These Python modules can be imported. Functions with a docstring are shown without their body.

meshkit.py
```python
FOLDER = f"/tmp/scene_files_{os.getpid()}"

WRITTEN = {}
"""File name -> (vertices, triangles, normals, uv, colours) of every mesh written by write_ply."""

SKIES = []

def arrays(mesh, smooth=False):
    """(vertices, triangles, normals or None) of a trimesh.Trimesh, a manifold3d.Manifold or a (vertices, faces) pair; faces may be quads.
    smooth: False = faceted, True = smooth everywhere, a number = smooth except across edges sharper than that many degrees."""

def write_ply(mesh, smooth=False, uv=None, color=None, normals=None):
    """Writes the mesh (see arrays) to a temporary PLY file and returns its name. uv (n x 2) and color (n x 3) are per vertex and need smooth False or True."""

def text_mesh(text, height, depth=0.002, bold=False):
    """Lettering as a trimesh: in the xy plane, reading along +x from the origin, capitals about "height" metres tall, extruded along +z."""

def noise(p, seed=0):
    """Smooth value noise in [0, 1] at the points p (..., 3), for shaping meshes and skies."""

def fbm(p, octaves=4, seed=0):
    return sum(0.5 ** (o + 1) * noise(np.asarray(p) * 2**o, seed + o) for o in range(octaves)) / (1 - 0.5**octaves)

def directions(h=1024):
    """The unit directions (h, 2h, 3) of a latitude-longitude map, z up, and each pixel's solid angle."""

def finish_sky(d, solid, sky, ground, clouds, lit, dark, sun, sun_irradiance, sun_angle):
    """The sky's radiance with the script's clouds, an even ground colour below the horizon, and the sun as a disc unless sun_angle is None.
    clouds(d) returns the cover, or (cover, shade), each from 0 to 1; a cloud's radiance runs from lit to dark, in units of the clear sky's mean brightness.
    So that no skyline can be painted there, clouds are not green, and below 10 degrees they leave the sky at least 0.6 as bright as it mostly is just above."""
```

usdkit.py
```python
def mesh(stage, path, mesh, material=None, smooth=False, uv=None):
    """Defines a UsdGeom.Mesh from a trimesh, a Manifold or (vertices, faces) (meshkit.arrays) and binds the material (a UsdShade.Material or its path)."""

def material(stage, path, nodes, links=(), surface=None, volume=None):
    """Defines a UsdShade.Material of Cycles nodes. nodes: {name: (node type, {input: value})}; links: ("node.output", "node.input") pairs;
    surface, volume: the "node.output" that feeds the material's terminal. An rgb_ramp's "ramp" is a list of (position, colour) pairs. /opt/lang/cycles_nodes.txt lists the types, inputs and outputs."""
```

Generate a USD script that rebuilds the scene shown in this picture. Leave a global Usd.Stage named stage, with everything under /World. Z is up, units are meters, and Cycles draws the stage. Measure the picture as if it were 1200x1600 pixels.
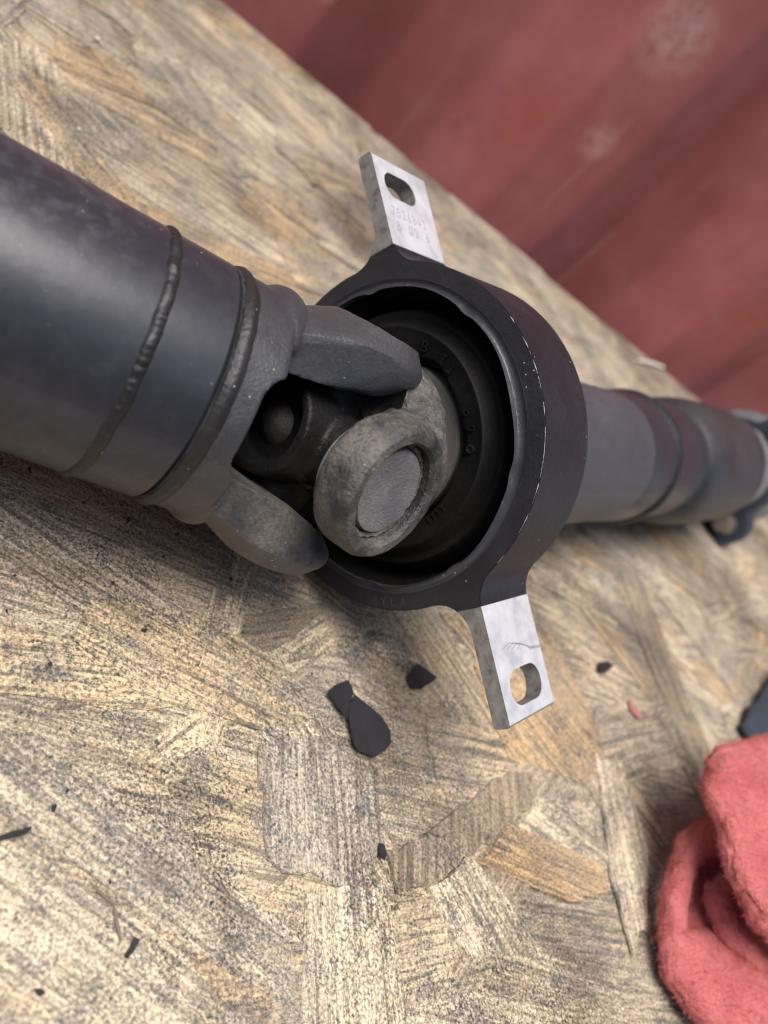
import math
import numpy as np, trimesh, manifold3d as m3, usdkit, meshkit
from shapely.geometry import Polygon, Point, LineString, box as sbox
from shapely import affinity
from shapely.ops import unary_union
from pxr import Usd, UsdGeom, UsdLux, UsdShade, Gf, Sdf

rng = np.random.default_rng(7)
stage = Usd.Stage.CreateInMemory()
UsdGeom.SetStageUpAxis(stage, "Z"); UsdGeom.SetStageMetersPerUnit(stage, 1.0)
UsdGeom.Xform.Define(stage, '/World'); UsdGeom.Scope.Define(stage, '/World/Looks')

# ------------------------------------------------------------------ camera, sky, light, exposure
EXPOSURE = 0.68
SUN_I, SUN_ANGLE, SUN_DIR = 0.62, 40.0, np.array([-0.27, -0.12, 0.95])
SKY = 0.125
F, CX, CY, H = 1200.0, 600.0, 800.0, 186.4                       # pixels of a 1200 x 1600 picture; mm above the board
_p, _t = math.radians(34), math.radians(39)                      # camera pitch and roll
UP = np.array([math.cos(_p) * math.cos(_t), -math.cos(_p) * math.sin(_t), -math.sin(_p)])
XW = np.array([0.7904, 0.3962, 0.0]); XW[2] = -(XW @ UP) / UP[2]; XW /= np.linalg.norm(XW)   # along the board's far edge
YW = np.cross(UP, XW)
M = np.stack([XW, YW, UP])                                        # lens frame (x right, y down, z forward, mm) -> world axes
def W(P): return (np.asarray(P, float) @ M.T + [0, 0, H]) / 1000.0
def at(pts, h=0.0):
    """The world points (m) at height h mm over the board's top seen along the given picture directions (for laying things out)."""
    pts = np.atleast_2d(np.asarray(pts, float)); h = np.broadcast_to(np.asarray(h, float), (len(pts),))
    d = np.stack([(pts[:, 0] - CX) / F, (pts[:, 1] - CY) / F, np.ones(len(pts))], -1)
    return W(d * (-(H - h) / (d @ UP))[:, None])

cam = UsdGeom.Camera.Define(stage, '/World/camera')
R3 = np.stack([M @ [1, 0, 0], M @ [0, -1, 0], M @ [0, 0, -1]], 1)
mat = np.eye(4); mat[:3, :3] = R3.T; mat[3, :3] = [0, 0, H / 1000]
cam.AddTransformOp().Set(Gf.Matrix4d(*mat.ravel().tolist()))
cam.CreateHorizontalApertureAttr(26.0); cam.CreateVerticalApertureAttr(26.0 * 4 / 3); cam.CreateFocalLengthAttr(26.0)
cam.CreateClippingRangeAttr(Gf.Vec2f(0.005, 100.0))
cam.CreateFStopAttr(9.0); cam.CreateFocusDistanceAttr(0.215); cam.CreateExposureAttr(EXPOSURE)

sd = SUN_DIR / np.linalg.norm(SUN_DIR)
sky_mat = usdkit.material(stage, '/World/Looks/sky_look', {
    'sky': ('sky_texture', {'sky_type': 'single_scattering', 'sun_disc': False, 'sun_elevation': math.asin(sd[2]), 'sun_rotation': math.atan2(sd[0], sd[1]), 'aerosol_density': 3.0, 'air_density': 1.0}),
    'hs': ('hsv', {'saturation': 0.8}),
    'bg': ('background_shader', {'strength': SKY})}, [('sky.color', 'hs.color'), ('hs.color', 'bg.color')], surface='bg.background')
dome = UsdLux.DomeLight.Define(stage, '/World/sky'); UsdShade.MaterialBindingAPI.Apply(dome.GetPrim()).Bind(sky_mat)
dome.GetPrim().SetCustomDataByKey('kind', 'structure')
sun = UsdLux.DistantLight.Define(stage, '/World/sun'); sun.CreateNormalizeAttr(True); sun.CreateIntensityAttr(SUN_I); sun.CreateAngleAttr(SUN_ANGLE); sun.CreateColorAttr(Gf.Vec3f(1.0, 0.96, 0.91))
_z = sd; _x = np.cross([0, 0, 1], _z); _x /= np.linalg.norm(_x); _y = np.cross(_z, _x)
sm = np.eye(4); sm[0, :3], sm[1, :3], sm[2, :3] = _x, _y, _z
sun.AddTransformOp().Set(Gf.Matrix4d(*sm.ravel().tolist()))

# ------------------------------------------------------------------ scene helpers
_names = {}
def path_of(name, parent=None):
    base = parent.GetPath().pathString if parent is not None else '/World'
    n = _names.get((base, name), 0); _names[(base, name)] = n + 1
    return f'{base}/{name}' + (f'_{n:03d}' if n else '')
ORIGIN = {}
def thing(name, label, cat, loc=(0, 0, 0), group=None, kind=None):
    p = path_of(name); x = UsdGeom.Xform.Define(stage, p); x.AddTranslateOp().Set(Gf.Vec3d(*map(float, loc)))
    ORIGIN[p] = np.array(loc, float)
    return tag(x.GetPrim(), label, cat, group, kind)
def tag(o, label=None, cat=None, group=None, kind=None):
    for k, v in (('label', label), ('category', cat), ('group', group), ('kind', kind)):
        if v: o.SetCustomDataByKey(k, v)
    return o
def obj(name, mesh, material, parent=None, smooth=35, label=None):
    """One Mesh prim; the mesh comes in world metres."""
    p = path_of(name, parent)
    v, f = (np.asarray(mesh.vertices, float), np.asarray(mesh.faces))
    if parent is not None:
        top = '/'.join(parent.GetPath().pathString.split('/')[:3]); v = v - ORIGIN.get(top, 0)
    prim = usdkit.mesh(stage, p, trimesh.Trimesh(v, f, process=False), material, smooth=smooth).GetPrim()
    if label: prim.SetCustomDataByKey('label', label)
    return prim
def placed(name, mesh, material, parent, loc, rz, smooth=False):
    """A Mesh prim in its own frame, placed by translate and rotateZ relative to its parent's thing."""
    p = path_of(name, parent)
    m = usdkit.mesh(stage, p, mesh, material, smooth=smooth)
    m.AddTranslateOp().Set(Gf.Vec3d(*map(float, loc))); m.AddRotateZOp().Set(float(math.degrees(rz)))
    return m.GetPrim()
def tm(m):
    if isinstance(m, m3.Manifold):
        k = m.to_mesh(); m = trimesh.Trimesh(np.array(k.vert_properties[:, :3], float), np.array(k.tri_verts), process=False)
    return m
class Frame:
    """A local frame in the lens frame (mm): origin, x, y, z."""
    def __init__(s, o, x, y, z): s.o, s.A = np.asarray(o, float), np.stack([x, y, z])
    def __call__(s, mesh):
        mesh = tm(mesh); v = W(np.asarray(mesh.vertices) @ s.A + s.o); f = np.asarray(mesh.faces)
        if np.linalg.det(s.A) * np.linalg.det(M) < 0: f = f[:, ::-1]
        return trimesh.Trimesh(v, f, process=False)
def lathe(profile, n=128, closed=False, wob=None):
    """Surface of revolution about z of (r, z) points."""
    pr = np.asarray(profile, float); k = len(pr); th = np.linspace(0, 2 * np.pi, n, endpoint=False)
    r = np.repeat(pr[None, :, 0], n, 0); z = np.repeat(pr[None, :, 1], n, 0)
    if wob is not None: r, z = wob(th[:, None], r, z)
    v = np.stack([r * np.cos(th)[:, None], r * np.sin(th)[:, None], z], -1).reshape(-1, 3)
    f = []
    for j in range(k if closed else k - 1):
        j2 = (j + 1) % k; i = np.arange(n); i2 = (i + 1) % n
        a, b, c, d = i * k + j, i2 * k + j, i2 * k + j2, i * k + j2
        f += [np.stack([a, b, c], 1), np.stack([a, c, d], 1)]
    t = trimesh.Trimesh(v, np.vstack(f), process=False)
    return t
def outward(t):
    trimesh.repair.fix_normals(t) if len(t.faces) < 60000 else None
    return t
def arc(r0, z0, rad, a0, a1, n=8): return [(r0 + rad * math.cos(q), z0 + rad * math.sin(q)) for q in np.radians(np.linspace(a0, a1, n))]
def cyl(r, h, seg=64): return m3.Manifold.cylinder(h, r, r, seg)
def between(p, q, r0, r1=None, seg=48):
    """Cylinder or cone from p to q as a Manifold."""
    p, q = np.asarray(p, float), np.asarray(q, float); d = q - p; L = np.linalg.norm(d); z = d / L
    x = np.cross([0, 1, 0] if abs(z[1]) < .9 else [1, 0, 0], z); x /= np.linalg.norm(x); y = np.cross(z, x)
    return m3.Manifold.cylinder(L, r0, r0 if r1 is None else r1, seg).transform(np.column_stack([x, y, z, p]))
def ball(p, r, seg=20): return m3.Manifold.sphere(r, seg).translate(list(map(float, p)))
def hull(*ms): return m3.Manifold.batch_hull(list(ms))
def union(ms): return m3.Manifold.batch_boolean(list(ms), m3.OpType.Add)
def cast(man, edge=1.6, it=10, rough=0.0, seed=0, sc=0.25):
    t = tm(man.refine_to_length(edge)); t.merge_vertices()
    trimesh.smoothing.filter_taubin(t, lamb=0.5, nu=0.45, iterations=it)
    if rough: t.vertices = t.vertices + t.vertex_normals * ((meshkit.fbm(np.asarray(t.vertices) * sc, 4, seed) - .5) * 2 * rough)[:, None]
    return t
def to_man(t):
    t = trimesh.Trimesh(t.vertices, t.faces, process=True)
    return m3.Manifold(m3.Mesh(np.asarray(t.vertices, np.float32), np.asarray(t.faces, np.uint32)))
def extr(poly, h, z0=0.0):
    gs = getattr(poly, 'geoms', [poly])
    t = trimesh.util.concatenate([trimesh.creation.extrude_polygon(g, h, engine='earcut') for g in gs]); t.apply_translation([0, 0, z0]); return t

# ------------------------------------------------------------------ materials
def mk(name, nodes, links, surface='p.BSDF'): return usdkit.material(stage, '/World/Looks/' + name, nodes, links, surface=surface)
def painted(name, base, rough, dust, dust_amt, fine=900, speck=True, metallic=0.0, bump=0.1, spec=0.5, big=22, near=None, ramp=(0.36, 0.75)):
    """Paint or rubber with blotchy dust, tiny pale specks and fine relief."""
    n = {'g': ('geometry', {}), 'n1': ('noise_texture', {'scale': big, 'detail': 6.0, 'roughness': 0.65}), 'r1': ('rgb_ramp', {'ramp': [(ramp[0], (0, 0, 0)), (ramp[1], (1, 1, 1))]}),
         'n2': ('noise_texture', {'scale': fine, 'detail': 3.0, 'roughness': 0.7}), 'r2': ('rgb_ramp', {'ramp': [(0.30, (0.25, 0.25, 0.25)), (0.72, (1, 1, 1))]}),
         'mm': ('math', {'math_type': 'multiply'}), 'ma': ('math', {'math_type': 'multiply', 'value2': dust_amt, 'use_clamp': True}),
         'mix': ('mix_color', {'a': base, 'b': dust}),
         'v': ('voronoi_texture', {'scale': 330.0, 'randomness': 1.0}), 'vr': ('rgb_ramp', {'ramp': [(0.05, (1, 1, 1)), (0.09, (0, 0, 0))]}),
         'vn': ('noise_texture', {'scale': 75.0, 'detail': 2.0}), 'vnr': ('rgb_ramp', {'ramp': [(0.51, (0, 0, 0)), (0.60, (1, 1, 1))]}), 'vm': ('math', {'math_type': 'multiply'}),
         'mix2': ('mix_color', {'b': (0.42, 0.40, 0.37)}),
         'ro': ('map_range', {'to_min': rough, 'to_max': min(1, rough + 0.4)}),
         'b': ('bump', {'strength': bump, 'distance': 0.0006}), 'p': ('principled_bsdf', {'metallic': metallic, 'specular_ior_level': spec})}
    l = [('g.position', 'n1.vector'), ('g.position', 'n2.vector'), ('n1.fac', 'r1.fac'), ('n2.fac', 'r2.fac'), ('r1.color', 'mm.value1'), ('r2.color', 'mm.value2'),
         ('mm.value', 'ma.value1'), ('ma.value', 'mix.fac'), ('mix.result', 'mix2.a'), ('g.position', 'v.vector'), ('v.distance', 'vr.fac'), ('g.position', 'vn.vector'), ('vn.fac', 'vnr.fac'),
         ('vr.color', 'vm.value1'), ('vnr.color', 'vm.value2'), ('ma.value', 'ro.value'), ('ro.result', 'p.roughness'), ('n2.fac', 'b.height'), ('b.normal', 'p.normal')]
    if near is not None:                                              # road dirt that gathered round the open joint
        n |= {'nd': ('vector_math', {'math_type': 'distance', 'vector2': near[0]}), 'nr': ('map_range', {'from_min': near[1], 'from_max': near[2], 'to_min': 1.0, 'to_max': near[3], 'clamp': True}), 'nm': ('math', {'math_type': 'multiply'})}
        l = [q for q in l if q[0] != 'mm.value'] + [('g.position', 'nd.vector1'), ('nd.value', 'nr.value'), ('nr.result', 'nm.value1'), ('mm.value', 'nm.value2'), ('nm.value', 'ma.value1')]
    if speck: l += [('vm.value', 'mix2.fac'), ('mix2.result', 'p.base_color')]
    else:
        l += [('mix.result', 'p.base_color')]
        for k in ('v', 'vr', 'vn', 'vnr', 'vm', 'mix2'): n.pop(k)
        l = [q for q in l if q[0].split('.')[0] in n and q[1].split('.')[0] in n]
    return mk(name, n, l)
tube_paint = painted('black_tube_paint', (0.020, 0.020, 0.025), 0.33, (0.085, 0.085, 0.095), 0.30, fine=260, bump=0.05, big=35)
scuffed_paint = painted('scuffed_tube_paint', (0.022, 0.023, 0.030), 0.33, (0.20, 0.205, 0.23), 0.75, fine=330, bump=0.06, big=260, near=(tuple(W([-78.0, -60.0, 168.0]).tolist()), 0.004, 0.030, 0.14), ramp=(0.44, 0.78), spec=0.55)
weld_paint = painted('black_weld_paint', (0.008, 0.008, 0.009), 0.45, (0.12, 0.115, 0.11), 0.25, fine=420, bump=0.6)
ear_paint = painted('dusty_cast_iron', (0.020, 0.020, 0.023), 0.42, (0.155, 0.142, 0.121), 1.25, fine=1000, bump=0.9, big=75, ramp=(0.38, 0.62))
cross_paint = painted('greasy_black_steel', (0.006, 0.006, 0.007), 0.38, (0.018, 0.016, 0.013), 0.7, fine=600, bump=0.7, speck=False, spec=0.22)
cap_bright = painted('bare_edge', (0.30, 0.295, 0.29), 0.5, (0.3, 0.29, 0.27), 0.6, fine=500, bump=0.2, speck=False)
cap_steel = painted('dusty_cap_steel', (0.13, 0.13, 0.135), 0.42, (0.30, 0.285, 0.265), 1.1, fine=1300, bump=0.8, big=90, speck=False, metallic=0.25)
crud = painted('crusted_dirt', (0.06, 0.05, 0.045), 0.8, (0.30, 0.28, 0.25), 1.2, fine=900, bump=1.0, big=120, speck=False)
ring_paint = painted('black_ring_paint', (0.009, 0.009, 0.012), 0.42, (0.07, 0.068, 0.075), 0.30, fine=420, bump=0.35, big=50, spec=0.4)
rubber = painted('black_rubber', (0.005, 0.005, 0.005), 0.6, (0.028, 0.025, 0.022), 0.55, fine=700, bump=0.4, big=40, speck=False, spec=0.15)
lip_steel = painted('black_lip_steel', (0.040, 0.042, 0.050), 0.32, (0.09, 0.088, 0.088), 0.5, fine=600, bump=0.3, big=60)
shield_steel = painted('grey_shield_steel', (0.09, 0.085, 0.08), 0.55, (0.16, 0.145, 0.125), 1.0, fine=900, bump=0.3, speck=False)
far_paint = painted('black_sleeve_paint', (0.022, 0.022, 0.026), 0.42, (0.10, 0.095, 0.09), 0.5, fine=300, bump=0.05, big=30)
flange_steel = painted('grey_flange_steel', (0.16, 0.16, 0.165), 0.5, (0.26, 0.24, 0.22), 0.8, fine=400, bump=0.3, speck=False)
navy_rubber = painted('navy_rubber', (0.012, 0.016, 0.030), 0.55, (0.05, 0.05, 0.06), 0.4, fine=400, bump=0.3, speck=False)
bolt_steel = painted('bolt_steel', (0.26, 0.22, 0.19), 0.45, (0.20, 0.14, 0.10), 0.8, fine=500, bump=0.3, speck=False, metallic=0.6)
flake_paint = painted('black_paint_chip', (0.013, 0.013, 0.015), 0.45, (0.05, 0.05, 0.055), 0.3, fine=300, bump=0.15)
crumb_dark = painted('dark_crumb', (0.018, 0.017, 0.016), 0.8, (0.06, 0.055, 0.05), 0.8, fine=500, bump=0.5, speck=False)
crumb_pale = painted('pale_crumb', (0.62, 0.60, 0.54), 0.8, (0.4, 0.37, 0.3), 0.4, fine=500, bump=0.5, speck=False)
splinter_mat = painted('wood_splinter', (0.16, 0.11, 0.07), 0.8, (0.3, 0.25, 0.17), 0.8, fine=400, bump=0.5, speck=False)
red_chip = painted('red_chip', (0.34, 0.12, 0.11), 0.7, (0.3, 0.22, 0.2), 0.7, fine=300, bump=0.3, speck=False)

def aluminium(name, Nw, sgn):
    """Bare extruded aluminium: the milled mounting face (normal Nw) is clean, the sawn and extruded sides carry grey film and dirt."""
    return mk(name, {'g': ('geometry', {}), 'dp': ('vector_math', {'math_type': 'dot_product', 'vector2': Nw}), 'mr': ('map_range', {'from_min': 0.80, 'from_max': 0.97, 'clamp': True}),
        'n1': ('noise_texture', {'scale': 130.0, 'detail': 5.0, 'roughness': 0.6}), 'r1': ('rgb_ramp', {'ramp': [(0.32, (0.48, 0.49, 0.515)), (0.50, (0.62, 0.63, 0.655)), (0.68, (0.72, 0.725, 0.75))]}),
        'n2': ('noise_texture', {'scale': 260.0, 'detail': 6.0, 'roughness': 0.7}), 'r2': ('rgb_ramp', {'ramp': [(0.33, (0.10, 0.095, 0.088)), (0.5, (0.20, 0.19, 0.178)), (0.7, (0.27, 0.26, 0.245))]}),
        'mix': ('mix_color', {}), 'me': ('map_range', {'to_min': 0.35, 'to_max': 0.35}), 'ro': ('map_range', {'to_min': 0.62, 'to_max': 0.42}),
        'sc': ('mapping', {'scale': (90.0, 1400.0, 1400.0), 'rotation': (0, 0, 0.5)}), 'n3': ('noise_texture', {'scale': 1.0, 'detail': 3.0}),
        'b': ('bump', {'strength': 0.12, 'distance': 0.0004}), 'p': ('principled_bsdf', {})},
        [('g.true_normal', 'dp.vector1'), ('dp.value', 'mr.value'), ('g.position', 'n1.vector'), ('n1.fac', 'r1.fac'), ('g.position', 'n2.vector'), ('n2.fac', 'r2.fac'),
         ('mr.result', 'mix.fac'), ('r2.color', 'mix.a'), ('r1.color', 'mix.b'), ('mix.result', 'p.base_color'), ('mr.result', 'me.value'), ('me.result', 'p.metallic'), ('mr.result', 'ro.value'), ('ro.result', 'p.roughness'),
         ('g.position', 'sc.vector'), ('sc.vector', 'n3.vector'), ('n3.fac', 'b.height'), ('b.normal', 'p.normal')])
mark_grey = painted('etched_grey', (0.36, 0.36, 0.40), 0.6, (0.28, 0.28, 0.31), 0.5, fine=900, bump=0.2, speck=False, metallic=0.3)

def osb(name, tones, weather):
    """Weathered flake of wood: grain along the flake's own x, greyed patches, dirt and dark specks where they lie on the board."""
    n = {'tc': ('texture_coordinate', {}), 'oi': ('object_info', {}), 'g': ('geometry', {}),
         'off': ('vector_math', {'math_type': 'scale', 'vector1': (3.1, 1.7, 0.9)}), 'add': ('vector_math', {'math_type': 'add'}),
         'm1': ('mapping', {'scale': (26.0, 520.0, 60.0)}), 'g1': ('noise_texture', {'scale': 1.0, 'detail': 4.0, 'roughness': 0.62, 'distortion': 0.5}),
         'm2': ('mapping', {'scale': (240.0, 1500.0, 300.0)}), 'g2': ('noise_texture', {'scale': 1.0, 'detail': 3.0, 'roughness': 0.7}),
         'tone': ('rgb_ramp', {'ramp': [(i / (len(tones) - 1), c) for i, c in enumerate(tones)]}),
         'gr': ('rgb_ramp', {'ramp': [(0.34, (0.52, 0.50, 0.48)), (0.47, (0.90, 0.89, 0.88)), (0.60, (1.10, 1.09, 1.07))]}),
         'gr2': ('rgb_ramp', {'ramp': [(0.32, (0.60, 0.58, 0.56)), (0.52, (1.0, 1.0, 1.0)), (0.75, (1.18, 1.18, 1.18))]}),
         'x1': ('mix_color', {'blend_type': 'multiply', 'fac': 1.0}), 'x2': ('mix_color', {'blend_type': 'multiply', 'fac': 0.9}),
         'w': ('noise_texture', {'scale': 13.0, 'detail': 10.0, 'roughness': 0.72, 'distortion': 0.6}), 'wa': ('math', {'math_type': 'multiply_add', 'value2': -0.26, 'value3': 0.13}), 'wb': ('math', {'math_type': 'multiply_add', 'value2': -0.55}), 'wc': ('math', {'math_type': 'add'}), 'wd': ('math', {'math_type': 'add', 'value2': 0.275}), 'wr': ('rgb_ramp', {'ramp': [(0.40, (0, 0, 0)), (0.62, (1, 1, 1))]}),
         'wg': ('math', {'math_type': 'multiply', 'value2': weather}), 'xw': ('mix_color', {'b': (0.205, 0.188, 0.170)}), 'u': ('noise_texture', {'scale': 75.0, 'detail': 6.0, 'roughness': 0.75}), 'uc': ('math', {'math_type': 'add'}), 'ur': ('rgb_ramp', {'ramp': [(0.50, (0, 0, 0)), (0.64, (0.75, 0.75, 0.75))]}), 'xu': ('mix_color', {'b': (0.18, 0.172, 0.166)}), 'k': ('noise_texture', {'scale': 7.0, 'detail': 9.0, 'roughness': 0.66, 'distortion': 0.8}), 'kc': ('math', {'math_type': 'multiply_add', 'value2': 0.6}), 'kr': ('rgb_ramp', {'ramp': [(0.42, (1.02, 1.0, 0.97)), (0.52, (0.80, 0.765, 0.73)), (0.62, (0.50, 0.46, 0.425)), (0.72, (0.34, 0.31, 0.29))]}), 'xk': ('mix_color', {'blend_type': 'multiply', 'fac': 1.0}),
         'd': ('noise_texture', {'scale': 22.0, 'detail': 9.0, 'roughness': 0.78}), 'dc': ('math', {'math_type': 'add'}), 'dr': ('rgb_ramp', {'ramp': [(0.555, (0, 0, 0)), (0.68, (0.75, 0.75, 0.75))]}), 'xd': ('mix_color', {'b': (0.062, 0.058, 0.057)}),
         's': ('noise_texture', {'scale': 420.0, 'detail': 3.0, 'roughness': 0.65}), 'sr': ('rgb_ramp', {'ramp': [(0.63, (0, 0, 0)), (0.70, (0.9, 0.9, 0.9))]}), 'xs': ('mix_color', {'b': (0.040, 0.037, 0.036)}),
         'f': ('noise_texture', {'scale': 1100.0, 'detail': 2.5, 'roughness': 0.8}), 'fr': ('rgb_ramp', {'ramp': [(0.32, (0.64, 0.64, 0.64)), (0.5, (1, 1, 1)), (0.68, (1.27, 1.27, 1.27))]}), 'xf': ('mix_color', {'blend_type': 'multiply', 'fac': 1.0}),
         'h': ('math', {'math_type': 'multiply_add', 'value2': 0.7}), 'h3': ('math', {'math_type': 'multiply_add', 'value2': 0.6}), 'b': ('bump', {'strength': 0.9, 'distance': 0.0009}),
         'p': ('principled_bsdf', {'roughness': 0.88, 'specular_ior_level': 0.25, 'diffuse_roughness': 0.6})}
    l = [('oi.random', 'off.scale'), ('tc.object', 'add.vector1'), ('off.vector', 'add.vector2'), ('add.vector', 'm1.vector'), ('add.vector', 'm2.vector'), ('m1.vector', 'g1.vector'), ('m2.vector', 'g2.vector'),
         ('oi.random', 'tone.fac'), ('g1.fac', 'gr.fac'), ('g2.fac', 'gr2.fac'), ('tone.color', 'x1.a'), ('gr.color', 'x1.b'), ('x1.result', 'x2.a'), ('gr2.color', 'x2.b'),
         ('g1.fac', 'wa.value1'), ('f.fac', 'wb.value1'), ('wa.value', 'wb.value3'), ('wb.value', 'wd.value1'), ('w.fac', 'wc.value1'), ('wd.value', 'wc.value2'), ('g.position', 'w.vector'), ('wc.value', 'wr.fac'), ('wr.color', 'wg.value1'), ('wg.value', 'xw.fac'), ('x2.result', 'xw.a'),
         ('g.position', 'd.vector'), ('d.fac', 'dc.value1'), ('wd.value', 'dc.value2'), ('dc.value', 'dr.fac'), ('g.position', 'u.vector'), ('u.fac', 'uc.value1'), ('wd.value', 'uc.value2'), ('uc.value', 'ur.fac'), ('ur.color', 'xu.fac'), ('xw.result', 'xu.a'), ('g.position', 'k.vector'), ('wd.value', 'kc.value1'), ('k.fac', 'kc.value3'), ('kc.value', 'kr.fac'), ('xu.result', 'xk.a'), ('kr.color', 'xk.b'), ('dr.color', 'xd.fac'), ('xk.result', 'xd.a'), ('g.position', 's.vector'), ('s.fac', 'sr.fac'), ('sr.color', 'xs.fac'), ('xd.result', 'xs.a'),
         ('g.position', 'f.vector'), ('f.fac', 'fr.fac'), ('xs.result', 'xf.a'), ('fr.color', 'xf.b'), ('xf.result', 'p.base_color'),
         ('g1.fac', 'h.value1'), ('g2.fac', 'h.value3'), ('f.fac', 'h3.value1'), ('h.value', 'h3.value3'), ('h3.value', 'b.height'), ('b.normal', 'p.normal')]
    return mk(name, n, l)
CREAM, TAN, PALE, GREY, DRK = (0.60, 0.49, 0.33), (0.56, 0.42, 0.25), (0.64, 0.55, 0.41), (0.50, 0.44, 0.35), (0.36, 0.295, 0.21)
osb_mix = osb('weathered_flake', [CREAM, PALE, GREY, CREAM, TAN, PALE, DRK, CREAM], 0.85)
osb_tan = osb('tan_flake', [TAN, (0.58, 0.42, 0.24)], 0.6)
osb_dark = osb('dark_flake', [DRK, (0.26, 0.22, 0.165)], 0.6)
osb_pale = osb('pale_flake', [PALE, (0.68, 0.60, 0.46)], 0.7)
osb_grey = osb('grey_flake', [GREY, (0.44, 0.40, 0.345)], 0.95)

def cloth_mat(name, base, dark, sheen):
    return mk(name, {'g': ('geometry', {}), 'n1': ('noise_texture', {'scale': 60.0, 'detail': 4.0}), 'r1': ('rgb_ramp', {'ramp': [(0.35, dark), (0.65, base)]}),
        'v': ('noise_texture', {'scale': 1150.0, 'detail': 3.0, 'roughness': 0.7}), 'vr': ('rgb_ramp', {'ramp': [(0.3, (0.80, 0.77, 0.77)), (0.7, (1.12, 1.12, 1.12))]}), 'x': ('mix_color', {'blend_type': 'multiply', 'fac': 1.0}),
        'b': ('bump', {'strength': 0.9, 'distance': 0.0012}), 'p': ('principled_bsdf', {'roughness': 0.95, 'specular_ior_level': 0.1, 'sheen_weight': sheen, 'sheen_roughness': 0.4, 'sheen_tint': (1.0, 0.75, 0.72)})},
        [('g.position', 'n1.vector'), ('n1.fac', 'r1.fac'), ('g.position', 'v.vector'), ('v.fac', 'vr.fac'), ('r1.color', 'x.a'), ('vr.color', 'x.b'), ('x.result', 'p.base_color'), ('v.fac', 'b.height'), ('b.normal', 'p.normal')])
rag_red = cloth_mat('red_terry', (0.60, 0.185, 0.175), (0.50, 0.125, 0.125), 0.2)
cloth_blue = cloth_mat('blue_cloth', (0.060, 0.075, 0.10), (0.045, 0.055, 0.075), 0.05)

# ------------------------------------------------------------------ setting: ground, container wall
EDGE, GAP = 0.6227, 0.045
ground_mat = painted('concrete_ground', (0.22, 0.21, 0.20), 0.85, (0.30, 0.29, 0.27), 0.8, fine=40, bump=0.3, big=3, speck=False)
g = trimesh.creation.box([60, 60, 0.2]); g.apply_translation([0, 0, -0.92])
tag(obj('ground', g, ground_mat, smooth=False), kind='structure')

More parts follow.
